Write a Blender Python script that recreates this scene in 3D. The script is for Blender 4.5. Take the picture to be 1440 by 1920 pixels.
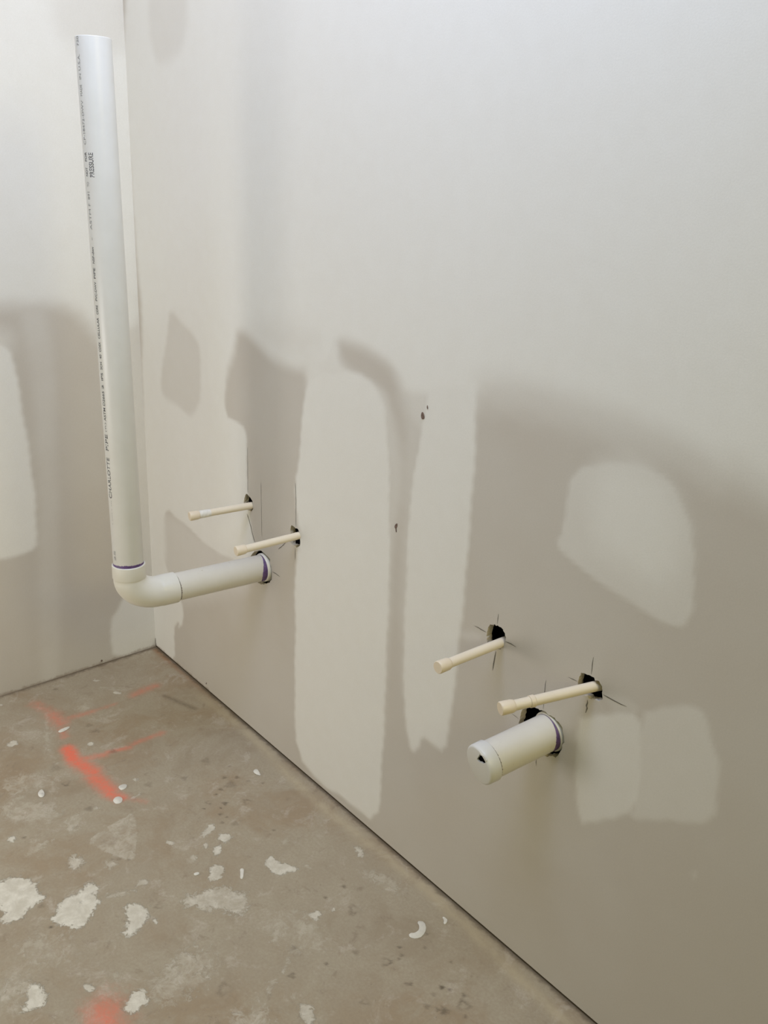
import bpy, bmesh, math, random
import numpy as np
from mathutils import Vector, Matrix
from mathutils.geometry import delaunay_2d_cdt

for o in list(bpy.data.objects):
    bpy.data.objects.remove(o)
SC = bpy.context.scene
COL = SC.collection

# ------------------------------------------------------------------ camera
CAM_ROWS = [(0.629657, -0.272912, 0.727359), (0.77601, 0.176824, -0.605427), (0.036614, 0.945649, 0.32312)]
CAM_LOC = (2.2095, -0.9946, 1.2373)
FOCAL = 1680.01
cam_data = bpy.data.cameras.new('camera')
cam_data.sensor_fit = 'VERTICAL'
cam_data.sensor_height = 24.0
cam_data.lens = FOCAL * 24.0 / 1920.0
cam_data.clip_start = 0.01
cam = bpy.data.objects.new('camera', cam_data)
m = Matrix((CAM_ROWS[0], CAM_ROWS[1], CAM_ROWS[2])).to_4x4()
m.translation = Vector(CAM_LOC)
cam.matrix_world = m
COL.objects.link(cam)
SC.camera = cam

# ------------------------------------------------------------------ exposure, world, lights
SC.view_settings.view_transform = 'Standard'
SC.view_settings.look = 'None'
SC.view_settings.gamma = 1.0
SC.view_settings.use_curve_mapping = False
SC.view_settings.exposure = 0.0

world = bpy.data.worlds.new('world')
SC.world = world
world.use_nodes = True
wn = world.node_tree
wn.nodes['Background'].inputs[0].default_value = (1.0, 0.94, 0.32, 1)
wn.nodes['Background'].inputs[1].default_value = 0.05


def area_light(name, loc, target, sx, sy, power, color, spread=180):
    ld = bpy.data.lights.new(name, 'AREA')
    ld.shape = 'RECTANGLE'
    ld.size, ld.size_y = sx, sy
    ld.energy = power
    ld.color = color
    ld.spread = math.radians(spread)
    o = bpy.data.objects.new(name, ld)
    o.location = loc
    d = Vector(target) - Vector(loc)
    o.rotation_euler = d.to_track_quat('-Z', 'Y').to_euler()
    COL.objects.link(o)
    return o


# added blue fill from above the right wall; no roof window is known
area_light('overhead_blue_fill', (1.5, -0.6, 2.5), (0.9, 0.0, 1.6), 1.5, 0.8, 31.5, (0.58, 0.69, 1.0))
# added warm fill from the far right end, fitted to the wall brightness
area_light('right_end_warm_fill', (3.6, -0.42, 2.05), (0.3, -0.35, 1.5), 0.9, 0.9, 23.0, (1.0, 0.86, 0.42))
# added fill lights out of view
area_light('rear_warm_fill', (0.5, -2.8, 1.7), (0.6, 0.0, 1.5), 1.4, 1.2, 5.0, (1.0, 0.80, 0.52))  # added warm fill facing the right wall
area_light('overhead_warm_fill', (0.8, -0.45, 2.42), (0.8, -0.45, 0.0), 0.9, 0.4, 4.0, (1.0, 0.88, 0.78))  # added fill pointing straight down
area_light('low_bounce_fill', (0.4, -1.7, 0.35), (0.4, 0.0, 0.4), 0.8, 0.5, 9.4, (1.0, 0.96, 0.93))  # added in place of light bounced low in the room
area_light('left_wall_fill', (2.6, -2.4, 1.4), (0.0, -0.4, 0.8), 1.2, 1.2, 4.4, (0.85, 1.0, 0.30))  # added fill aimed at the left wall

# ------------------------------------------------------------------ traced outlines in metres
LEFT_SKEW = 0.058
MUD_R = [
    ('add',0.95,0.05,[(0.7826,1.9385),(1.7014,1.7477),(1.9382,0.8809),(1.8217,0.9239),(1.7597,0.9312),(1.7203,0.9334),(1.692,0.9392),(1.6741,0.9413),(1.6569,0.9369),(1.618,0.9473),(1.5358,0.961),(1.4462,0.9689),(1.3475,0.9698),(1.2375,0.9626),(1.1396,0.9511),(0.9632,1.084)]),
    ('add',0.97,0.02,[(-0.0419,1.986),(1.1936,1.8732),(1.2898,1.0062),(1.2364,0.9742),(1.1401,0.945),(1.067,0.9263),(1.0413,0.9495),(1.0166,0.9743),(0.9713,0.9871),(0.9245,0.9956),(0.8576,1.0021),(0.8442,0.9445),(0.7555,0.9264),(0.7217,0.9253),(0.639,0.9278),(0.5896,0.9494),(0.4945,0.982),(0.4832,0.9173),(0.4388,0.8583),(0.4237,0.7872),(0.3801,0.7598),(0.3342,0.8523),(0.3488,0.9283),(0.3288,0.9742),(0.2505,0.9776),(0.1758,0.9757),(0.1163,0.8973),(0.0134,0.8006)]),
    ('add',0.93,0.006,[(0.0198,1.0705),(0.1843,1.008),(0.4873,1.0376),(0.446,0.9178),(0.4253,0.7688),(0.5131,0.7706),(0.5308,0.7477),(0.5288,0.6675),(0.5298,0.6112),(0.5337,0.5805),(0.542,0.538),(0.5595,0.485),(0.545,0.4566),(0.4665,0.4248),(0.4025,0.42),(0.3221,0.4193),(0.2671,0.4335),(0.1802,0.4436),(0.1112,0.4607),(0.0644,0.3708),(0.0885,0.2848),(0.1618,0.2165),(0.1879,0.1949),(0.181,0.1446),(0.1472,0.1149),(0.1591,0.1439),(0.1244,0.1088),(0.1213,-0.0037),(-0.0353,-0.1001),(-0.0139,0.1003)]),
    ('sub',0.5,0.011,[(0.1766,0.9846),(0.2384,0.9613),(0.3078,0.9278),(0.3268,0.9008),(0.3202,0.793),(0.3025,0.7639),(0.2737,0.7374),(0.2325,0.7412),(0.1993,0.7509),(0.0937,0.7614),(0.1291,0.846),(0.1602,0.9291)]),
    ('sub',0.22,0.035,[(0.5083,0.995),(0.8041,1.0191),(0.8058,0.9487),(0.6145,0.9418)]),
    ('add',0.25,0.03,[(0.3444,1.0236),(0.4414,1.0331),(0.4174,0.7547),(0.3219,0.7353)]),
    ('sub',0.36,0.017,[(0.8627,0.9989),(0.9244,0.9975),(0.9742,0.9894),(1.0165,0.977),(1.0442,0.95),(1.041,0.9102),(1.0398,0.8392),(1.0275,0.8694),(1.0141,0.9194),(0.9934,0.9414),(0.9263,0.9554),(0.8704,0.9704)]),
    ('sub',0.28,0.028,[(1.2217,1.0035),(1.3435,1.0031),(1.4428,0.9938),(1.5326,0.9819),(1.6153,0.9633),(1.6558,0.9435),(1.6113,0.9415),(1.5192,0.9589),(1.428,0.9644),(1.327,0.9644),(1.2266,0.9539)]),
    ('sub',0.3,0.012,[(1.017,0.9199),(1.0605,0.9186),(1.0801,0.8804),(1.0812,0.785),(1.047,0.7959),(1.0231,0.8685)]),
    ('add',0.42,0.03,[(0.0388,0.4402),(0.166,0.4542),(0.2873,0.4397),(0.4668,0.4345),(0.5399,0.4389),(0.5384,0.371),(0.208,0.2183),(0.1618,0.2165),(0.0548,0.2733)]),
    ('add',0.95,0.02,[(0.0103,0.991),(0.1148,1.0012),(0.0918,0.4553),(0.0951,0.2871),(0.0114,0.1768),(-0.0141,0.5024)]),
    ('sub',0.3,0.02,[(0.1291,1.6903),(0.3144,1.6642),(0.3119,1.5665),(0.2544,1.5159),(0.1375,1.5202)]),
    ('add',0.93,0.006,[(0.756,0.8969),(0.7884,0.9254),(0.8745,0.9473),(0.955,0.9474),(0.9964,0.9162),(1.0189,0.8404),(1.0291,0.7715),(1.0399,0.5428),(1.0392,0.3405),(1.0409,0.1962),(1.0334,0.0225),(0.9266,0.0263),(0.8278,0.0093),(0.7336,0.0384),(0.7238,0.1626),(0.725,0.2887),(0.7284,0.3775),(0.7195,0.4504),(0.7273,0.5066),(0.7408,0.5741),(0.7283,0.6239),(0.7217,0.6864),(0.735,0.7413),(0.7441,0.7937)]),
    ('add',0.85,0.018,[(0.7547,0.9825),(0.8525,1.0054),(0.8744,0.9492),(0.971,0.9357),(1.0053,0.9178),(1.0202,0.8679),(1.0111,0.7669),(0.8102,0.7592),(0.7621,0.8574)]),
    ('add',0.45,0.02,[(0.9786,0.937),(1.0336,0.8898),(1.0643,0.8002),(1.0623,0.7203),(1.041,0.6521),(1.042,0.4571),(1.0346,0.2175),(1.0096,0.2041),(0.9803,0.7589)]),
    ('add',0.9,0.007,[(1.1142,0.9377),(1.1017,0.8709),(1.0858,0.7607),(1.0811,0.6609),(1.0853,0.4895),(1.0964,0.3252),(1.1102,0.2854),(1.1217,0.255),(1.1382,0.2628),(1.1502,0.3064),(1.1817,0.3025),(1.2124,0.2997),(1.2208,0.3654),(1.2295,0.482),(1.2339,0.6478),(1.2383,0.772),(1.2327,0.9157),(1.2252,1.0041),(1.1498,0.9836)]),
    ('add',0.55,0.03,[(1.0565,0.9777),(1.2252,1.0041),(1.2284,0.9113),(1.1202,0.861),(1.0773,0.8798),(1.0455,0.9298)]),
    ('add',0.3,0.02,[(1.0678,0.9153),(1.1153,0.9243),(1.119,0.6971),(1.1205,0.3793),(1.0959,0.333),(1.0688,0.5771),(1.0641,0.7806)]),
    ('add',0.5,0.005,[(1.4284,0.8745),(1.4442,0.8936),(1.4731,0.9093),(1.5017,0.9177),(1.5458,0.924),(1.5896,0.9161),(1.6085,0.8974),(1.6264,0.865),(1.6407,0.8264),(1.648,0.7874),(1.6498,0.7579),(1.6458,0.7349),(1.6316,0.723),(1.5994,0.7219),(1.5162,0.7371),(1.4506,0.7523),(1.4217,0.7646),(1.4176,0.7802),(1.426,0.7938),(1.4257,0.8423)]),
    ('add',0.82,0.035,[(1.4697,0.9007),(1.5074,0.9214),(1.5545,0.9217),(1.5968,0.8964),(1.6169,0.8512),(1.624,0.7939),(1.5874,0.7654),(1.5003,0.783),(1.4736,0.839)]),
    ('add',0.66,0.006,[(1.4924,0.5091),(1.5121,0.5282),(1.5528,0.5505),(1.5954,0.5744),(1.6082,0.5263),(1.6145,0.4676),(1.6094,0.4234),(1.5862,0.3885),(1.5503,0.3631),(1.5159,0.3355),(1.5012,0.421)]),
    ('add',0.46,0.006,[(1.5912,0.5723),(1.6423,0.607),(1.6794,0.6252),(1.6907,0.6196),(1.7071,0.5877),(1.7271,0.5578),(1.7253,0.5238),(1.7303,0.4719),(1.6539,0.4282),(1.6034,0.4011),(1.6094,0.4234)]),
    ('add',0.25,0.008,[(1.5253,0.5743),(1.5664,0.5852),(1.5993,0.5781),(1.561,0.559),(1.5409,0.5667)]),
    ('add',0.3,0.008,[(1.2296,0.5539),(1.2775,0.5656),(1.2787,0.5542),(1.2388,0.5395)]),
    ('add',0.3,0.006,[(0.7267,0.5757),(0.7425,0.5984),(0.7476,0.6644),(0.7277,0.688)]),
    ('add',0.25,0.006,[(1.7102,0.3793),(1.7173,0.3869),(1.7182,0.3713)]),
]
MUD_L = [
    ('add',0.95,0.035,[(0.9534,2.0107),(-0.1574,2.4029),(-0.0934,0.9865),(0.0488,0.8852),(0.1065,0.8891),(0.1386,0.9307),(0.1696,0.9735),(0.2218,0.9859),(0.3474,0.9887),(1.158,0.9977)]),
    ('add',0.25,0.02,[(0.3094,1.0017),(0.2208,0.9983),(0.2567,0.4077),(0.2872,-0.05),(0.3512,-0.0265),(0.2922,0.5577),(0.288,0.8251)]),
    ('add',0.92,0.008,[(1.1508,1.0333),(0.3557,0.9062),(0.333,0.886),(0.326,0.8287),(0.3153,0.6974),(0.3122,0.5888),(0.3078,0.5186),(0.3113,0.4198),(0.3202,0.3813),(0.3563,0.3724),(0.4094,0.3709),(0.8551,0.4183)]),
    ('add',0.5,0.03,[(1.1508,1.0333),(0.3326,0.954),(0.3237,0.879),(0.4205,0.862)]),
    ('add',0.85,0.008,[(-0.026,0.2482),(0.0392,0.2078),(0.0842,0.1875),(0.1071,0.1533),(0.1343,0.1255),(0.1353,0.0634),(0.1297,0.0015),(-0.0129,-0.0183)]),
    ('add',0.5,0.02,[(0.0445,1.0698),(-0.0663,1.0681),(-0.0228,0.183),(0.0392,0.2078),(0.04,0.6605)]),
    ('sub',0.3,0.03,[(0.1769,1.658),(-0.028,1.6914),(-0.0195,1.5452),(0.1128,1.5401),(0.172,1.5753)]),
]
HOLES = {
    'supply_c': [(1.2982,0.5928),(1.3088,0.5967),(1.3114,0.5957),(1.3145,0.5977),(1.3229,0.5971),(1.3293,0.5957),(1.3282,0.5939),(1.3323,0.5903),(1.335,0.5847),(1.3352,0.5795),(1.3338,0.5729),(1.3302,0.5647),(1.3258,0.5594),(1.3191,0.5555),(1.3109,0.553),(1.3032,0.5531),(1.2974,0.5554),(1.2949,0.5585),(1.293,0.5666),(1.2925,0.5732),(1.2931,0.5796),(1.2947,0.5856)],
    'supply_d': [(1.4877,0.5896),(1.4941,0.5918),(1.4992,0.5911),(1.5024,0.5922),(1.5082,0.5919),(1.5126,0.5925),(1.5151,0.5895),(1.5189,0.591),(1.5242,0.5882),(1.5275,0.5847),(1.5289,0.5787),(1.531,0.5657),(1.5257,0.5603),(1.5164,0.5567),(1.5083,0.5558),(1.5015,0.5567),(1.4965,0.5565),(1.4924,0.5557),(1.4879,0.5577),(1.485,0.5632),(1.4847,0.5714),(1.4858,0.5794),(1.4867,0.585)],
    'drain_b': [(1.4043,0.4906),(1.3982,0.4862),(1.3903,0.4801),(1.384,0.4757),(1.3819,0.473),(1.3807,0.4625),(1.3788,0.445),(1.3779,0.4319),(1.3797,0.4202),(1.3869,0.4089),(1.4002,0.4042),(1.4155,0.4051),(1.4265,0.4086),(1.4351,0.415),(1.4385,0.4181),(1.4456,0.4203),(1.4523,0.426),(1.4596,0.426),(1.4641,0.4333),(1.4669,0.439),(1.4688,0.4456),(1.4695,0.4572),(1.473,0.4607),(1.4705,0.4698),(1.4676,0.4786),(1.4645,0.4849),(1.4587,0.489),(1.4531,0.4902),(1.4508,0.4906),(1.4494,0.493),(1.4447,0.4931),(1.4393,0.4927),(1.4376,0.4915),(1.4318,0.4938),(1.4253,0.4942),(1.4182,0.4915),(1.4126,0.4915)],
    'supply_a': [(0.5233,0.6088),(0.5294,0.6091),(0.5311,0.607),(0.5378,0.6068),(0.5389,0.6045),(0.5437,0.6038),(0.5508,0.5985),(0.553,0.5913),(0.5529,0.5846),(0.5546,0.5808),(0.5467,0.5736),(0.5394,0.5728),(0.5297,0.5714),(0.5211,0.5702),(0.515,0.5725),(0.5127,0.5786),(0.5129,0.5853),(0.5163,0.5963),(0.5195,0.6031)],
    'supply_b': [(0.7089,0.5886),(0.7153,0.5893),(0.7213,0.5876),(0.7272,0.5865),(0.734,0.588),(0.7369,0.5848),(0.7404,0.5801),(0.7421,0.5748),(0.7423,0.5527),(0.7392,0.5505),(0.7295,0.5445),(0.7245,0.547),(0.7156,0.5456),(0.7086,0.5437),(0.7061,0.547),(0.7046,0.5584),(0.7055,0.5705),(0.7059,0.5824)],
    'drain_a': [(0.5484,0.4727),(0.5563,0.4785),(0.5796,0.4889),(0.5872,0.4908),(0.606,0.4873),(0.6245,0.4828),(0.6226,0.4736),(0.629,0.465),(0.6311,0.4507),(0.63,0.4352),(0.6203,0.4241),(0.5937,0.4102),(0.5783,0.4057),(0.5647,0.4087),(0.5471,0.4102),(0.5375,0.4202),(0.5338,0.4346),(0.5363,0.4554)],
}
CUTS = [
    ('c',0.0012,[(1.3147,0.6184),(1.3142,0.6097),(1.314,0.599)]),
    ('c',0.0014,[(1.2638,0.5763),(1.2726,0.5765),(1.2915,0.5758)]),
    ('c',0.0014,[(1.3338,0.5769),(1.3467,0.578),(1.3584,0.5773)]),
    ('c',0.0022,[(1.3161,0.5514),(1.3143,0.5339),(1.3127,0.5143)]),
    ('d',0.0013,[(1.5066,0.6235),(1.5061,0.6123),(1.5065,0.5952)]),
    ('d',0.0009,[(1.4654,0.5723),(1.4756,0.5728),(1.4841,0.5733)]),
    ('d',0.0014,[(1.5311,0.5735),(1.5391,0.5733),(1.5503,0.5728),(1.5621,0.5727),(1.5728,0.5736)]),
    ('d',0.0024,[(1.5051,0.5516),(1.5061,0.5476),(1.5048,0.5416),(1.5065,0.5387),(1.5052,0.5297)]),
    ('e',0.001,[(1.4244,0.548),(1.4245,0.5244),(1.4255,0.4963)]),
    ('e',0.001,[(1.4221,0.4031),(1.423,0.3906)]),
    ('e',0.0009,[(1.3626,0.4571),(1.3783,0.455)]),
    ('a',0.0022,[(0.527,0.5619),(0.5341,0.5512),(0.5434,0.5352),(0.5492,0.5208),(0.5599,0.5021)]),
    ('a',0.0009,[(0.5884,0.6517),(0.59,0.527)]),
    ('a',0.001,[(0.5324,0.7201),(0.5321,0.6118)]),
    ('b',0.0012,[(0.7237,0.687),(0.7261,0.6468),(0.7266,0.5901)]),
    ('b',0.0012,[(0.7249,0.5425),(0.7242,0.5141)]),
    ('b',0.0016,[(0.6899,0.5447),(0.6773,0.5333),(0.6581,0.5171)]),
    ('g',0.004,[(0.0012,0.0279),(0.0015,0.0143),(0.0037,0.0014)]),
    ('f',0.0014,[(0.6339,0.4556),(0.6492,0.4558),(0.6644,0.4547)]),
]
POPS = [
    ((1.1074,0.9036),0.0045,0.0062,0.2),
    ((1.1182,0.9208),0.0012,0.0035,0.2),
    ((1.0501,0.6892),0.0032,0.006,-0.5),
    ((1.0513,0.6823),0.0012,0.0055,0.15),
    ((0.3051,0.0199),0.0018,0.0035,-0.5),
]
POPL = [
    ((0.1667,0.0088),0.003,0.003,0),
]
SPLAT = [
    (0.95,0.006,[(0.7002,-0.6732),(0.7075,-0.6551),(0.7098,-0.6354),(0.7239,-0.6123),(0.7455,-0.604),(0.7785,-0.6084),(0.797,-0.5995),(0.8015,-0.613),(0.8066,-0.6332),(0.8237,-0.6554),(0.8228,-0.6713),(0.8098,-0.685),(0.7879,-0.6733),(0.7634,-0.6756),(0.7535,-0.6889)]),
    (0.95,0.005,[(0.8171,-0.5406),(0.8086,-0.5193),(0.8253,-0.5134),(0.8402,-0.5177),(0.8455,-0.5306),(0.8681,-0.5238),(0.8744,-0.5387),(0.8919,-0.5493),(0.9118,-0.5743),(0.902,-0.5873),(0.884,-0.6006),(0.8626,-0.6144),(0.8454,-0.5965),(0.825,-0.5855),(0.8213,-0.5669),(0.8246,-0.5506)]),
    (0.9,0.005,[(0.9021,-0.4901),(0.912,-0.4728),(0.9339,-0.4629),(0.961,-0.472),(0.9664,-0.487),(0.9705,-0.496),(0.9808,-0.518),(0.965,-0.5248),(0.9547,-0.5099),(0.9245,-0.4983)]),
    (0.9,0.003,[(0.9656,-0.4659),(0.972,-0.461),(0.9805,-0.4644),(0.9778,-0.4703)]),
    (0.62,0.009,[(0.9618,-0.3465),(0.9679,-0.3261),(0.989,-0.3182),(1.0015,-0.3014),(1.0273,-0.3067),(1.0504,-0.3225),(1.0481,-0.3406),(1.022,-0.3527),(1.0099,-0.369),(0.9875,-0.3912),(0.9587,-0.4065),(0.95,-0.3944),(0.9579,-0.3678)]),
    (0.92,0.005,[(0.9783,-0.6926),(0.9799,-0.678),(0.9974,-0.6795),(1.011,-0.6737),(1.0314,-0.6825),(1.0312,-0.7001),(1.0276,-0.7164),(1.0163,-0.7141),(0.9993,-0.7011)]),
    (0.9,0.004,[(1.0925,-0.5598),(1.1009,-0.5426),(1.1187,-0.5493),(1.1257,-0.5461),(1.1323,-0.5668),(1.1316,-0.5822),(1.1154,-0.5891),(1.1056,-0.5785)]),
    (0.8,0.003,[(1.0237,-0.6231),(1.0428,-0.6071),(1.0526,-0.6095),(1.0498,-0.6194),(1.0373,-0.6237)]),
    (0.9,0.003,[(0.5911,-0.6049),(0.5892,-0.5934),(0.5992,-0.5893),(0.61,-0.5982),(0.6062,-0.6061)]),
    (0.75,0.004,[(0.81,-0.2847),(0.7901,-0.2524),(0.8129,-0.2563),(0.8218,-0.2783),(0.8191,-0.2916)]),
    (0.85,0.004,[(0.8291,-0.2588),(0.8482,-0.2328),(0.8666,-0.2606),(0.85,-0.264)]),
    (0.85,0.004,[(0.8633,-0.2883),(0.8599,-0.2696),(0.8828,-0.2803),(0.8848,-0.2939),(0.8718,-0.2951)]),
    (0.8,0.004,[(0.9108,-0.3226),(0.9081,-0.3089),(0.9199,-0.2929),(0.9448,-0.3111),(0.9488,-0.3294),(0.9379,-0.3373)]),
    (0.8,0.003,[(0.8399,-0.2965),(0.843,-0.2877),(0.8567,-0.2972),(0.8494,-0.3024)]),
    (0.75,0.004,[(0.7844,-0.3528),(0.7995,-0.3418),(0.8096,-0.3469),(0.7994,-0.356)]),
    (0.5,0.006,[(0.8605,-0.3464),(0.8608,-0.3263),(0.873,-0.3314),(0.8746,-0.3496)]),
    (0.75,0.006,[(0.7293,-0.5321),(0.7152,-0.5157),(0.7417,-0.5111),(0.7557,-0.5054),(0.7522,-0.5189),(0.7674,-0.5284),(0.7548,-0.5327),(0.7359,-0.5364)]),
    (0.55,0.006,[(0.7688,-0.479),(0.7809,-0.4671),(0.7943,-0.4577),(0.7932,-0.4723),(0.8032,-0.4803),(0.7819,-0.4788)]),
    (0.38,0.003,[(0.6653,-0.3627),(0.8014,-0.4244),(0.7952,-0.439),(0.7561,-0.4604),(0.6961,-0.4817),(0.6817,-0.4488),(0.6709,-0.4042)]),
    (0.65,0.005,[(0.8627,-0.4466),(0.8618,-0.4311),(0.8748,-0.4304),(0.8824,-0.4407),(0.8729,-0.4494)]),
    (0.6,0.005,[(0.8761,-0.4695),(0.8756,-0.4581),(0.8835,-0.4636)]),
    (0.5,0.006,[(0.8564,-0.5136),(0.871,-0.4764),(0.882,-0.4776),(0.869,-0.5046)]),
    (0.45,0.006,[(0.6626,-0.5955),(0.6454,-0.5643),(0.6469,-0.5389),(0.6507,-0.529),(0.6573,-0.5574),(0.6722,-0.5915)]),
    (0.4,0.01,[(0.6147,-0.5005),(0.5933,-0.4689),(0.6141,-0.4611),(0.6348,-0.4731),(0.6518,-0.499)]),
    (0.42,0.02,[(1.0819,-0.5304),(1.0899,-0.5007),(1.0618,-0.4519),(1.1016,-0.4195),(1.1413,-0.4518),(1.15,-0.5139),(1.1284,-0.5425)]),
    (0.4,0.02,[(0.954,-0.7308),(0.9569,-0.696),(0.9792,-0.6914),(0.9904,-0.7129),(0.9798,-0.7388)]),
    (0.4,0.02,[(1.2388,-0.4552),(1.2451,-0.4003),(1.2922,-0.4297),(1.2624,-0.4689)]),
    (0.4,0.006,[(1.0341,-0.5747),(1.0416,-0.5616),(1.0559,-0.5711),(1.0432,-0.5754)]),
    (0.35,0.006,[(1.0012,-0.7281),(1.0101,-0.7193),(1.0171,-0.7245),(1.011,-0.7297)]),
    (0.85,0.004,[(0.9632,-0.2276),(0.9471,-0.2045),(0.9707,-0.2086),(0.9849,-0.1983),(1.0132,-0.1821),(1.0175,-0.1937),(1.0046,-0.2239),(0.9852,-0.2328)]),
    (0.55,0.004,[(1.0067,-0.169),(1.0284,-0.1573),(1.0305,-0.1632),(1.0154,-0.1705)]),
    (0.85,0.004,[(1.1246,-0.2324),(1.1252,-0.2163),(1.1391,-0.2169),(1.1457,-0.2306),(1.1378,-0.2374)]),
    (0.65,0.004,[(1.0267,-0.0552),(1.0301,-0.0459),(1.0594,-0.0529),(1.0629,-0.0664),(1.0411,-0.0638)]),
    (0.7,0.005,[(1.2761,-0.3606),(1.2846,-0.3464),(1.3041,-0.3471),(1.3255,-0.3591),(1.3155,-0.3711),(1.2973,-0.3677)]),
    (0.8,0.002,[(1.1416,-0.1943),(1.142,-0.1861),(1.1484,-0.1929),(1.1443,-0.1984)]),
    (0.5,0.005,[(1.204,-0.3444),(1.1955,-0.3295),(1.1849,-0.3168),(1.2124,-0.3461)]),
    (0.5,0.005,[(1.2244,-0.3866),(1.2097,-0.372),(1.2139,-0.36),(1.2201,-0.3738),(1.2341,-0.3891)]),
    (0.4,0.005,[(0.9193,-0.1579),(0.9236,-0.1472),(0.9372,-0.1574),(0.9346,-0.1656)]),
    (0.3,0.01,[(1.2503,-0.3707),(1.2533,-0.3545),(1.2655,-0.3626),(1.2597,-0.3733)]),
    (0.3,0.015,[(1.1334,-0.2948),(1.146,-0.2634),(1.1679,-0.2703),(1.1592,-0.296)]),
    (0.3,0.006,[(1.2391,-0.0327),(1.2527,-0.0025),(1.2636,-0.0078),(1.2503,-0.0334)]),
    (0.35,0.012,[(1.1521,-0.0512),(1.1851,-0.0649),(1.1568,-0.0782),(1.1014,-0.0938),(1.0976,-0.0817),(1.123,-0.0647)]),
    (0.85,0.003,[(0.2567,-0.5019),(0.2435,-0.4871),(0.2614,-0.4756),(0.2718,-0.4876),(0.2692,-0.5016)]),
    (0.85,0.003,[(0.3601,-0.3458),(0.3612,-0.3349),(0.3781,-0.3381),(0.3739,-0.3491)]),
    (0.6,0.004,[(0.0762,-0.2197),(0.0937,-0.2037),(0.0961,-0.2175)]),
    (0.85,0.003,[(0.1644,-0.2051),(0.1841,-0.1856),(0.1934,-0.1921),(0.1801,-0.2042)]),
    (0.3,0.006,[(0.1249,-0.2192),(0.1519,-0.1896),(0.1699,-0.1973),(0.1515,-0.215)]),
    (0.8,0.003,[(0.5522,-0.3179),(0.558,-0.3064),(0.5665,-0.3134),(0.5603,-0.3207)]),
    (0.65,0.003,[(0.6156,-0.355),(0.616,-0.3381),(0.6048,-0.3257),(0.6165,-0.3319),(0.6244,-0.3462)]),
    (0.6,0.004,[(0.5125,-0.5593),(0.5132,-0.548),(0.5235,-0.5495),(0.5216,-0.5603)]),
    (0.55,0.004,[(0.5954,-0.4254),(0.6071,-0.42),(0.6084,-0.4287)]),
    (0.3,0.008,[(0.1987,-0.3223),(0.1838,-0.2973),(0.1957,-0.2729),(0.2186,-0.287),(0.2135,-0.3137)]),
    (0.45,0.004,[(0.3866,-0.4372),(0.3975,-0.4284),(0.4011,-0.4382)]),
    (0.2,0.01,[(0.2232,-0.461),(0.2187,-0.4397),(0.2424,-0.4344),(0.2495,-0.4587)]),
    (0.8,0.003,[(-0.003,-0.3991),(0.0087,-0.391),(0.0183,-0.3989)]),
    (0.8,0.003,[(0.0638,-0.4575),(0.0713,-0.4516),(0.0755,-0.4611)]),
    (0.25,0.006,[(0.1614,-0.3744),(0.2158,-0.3869),(0.3089,-0.4232),(0.3759,-0.4333),(0.3722,-0.4384),(0.3056,-0.4277),(0.2106,-0.3942)]),
    (0.35,0.012,[(0.4715,-0.5827),(0.4649,-0.5379),(0.5714,-0.4884),(0.5942,-0.5084),(0.5597,-0.5652),(0.5209,-0.5979)]),
    (0.35,0.015,[(0.3899,-0.5576),(0.391,-0.5097),(0.4314,-0.4659),(0.488,-0.4575),(0.4591,-0.5082),(0.446,-0.5593)]),
    (0.28,0.02,[(1.0798,-0.2922),(1.1124,-0.2488),(1.1807,-0.239),(1.2072,-0.2737),(1.1732,-0.3052),(1.1271,-0.3103)]),
    (0.3,0.02,[(0.8773,-0.6698),(0.8952,-0.6179),(0.9508,-0.5995),(0.9651,-0.6339),(0.9216,-0.6719)]),
]
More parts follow.
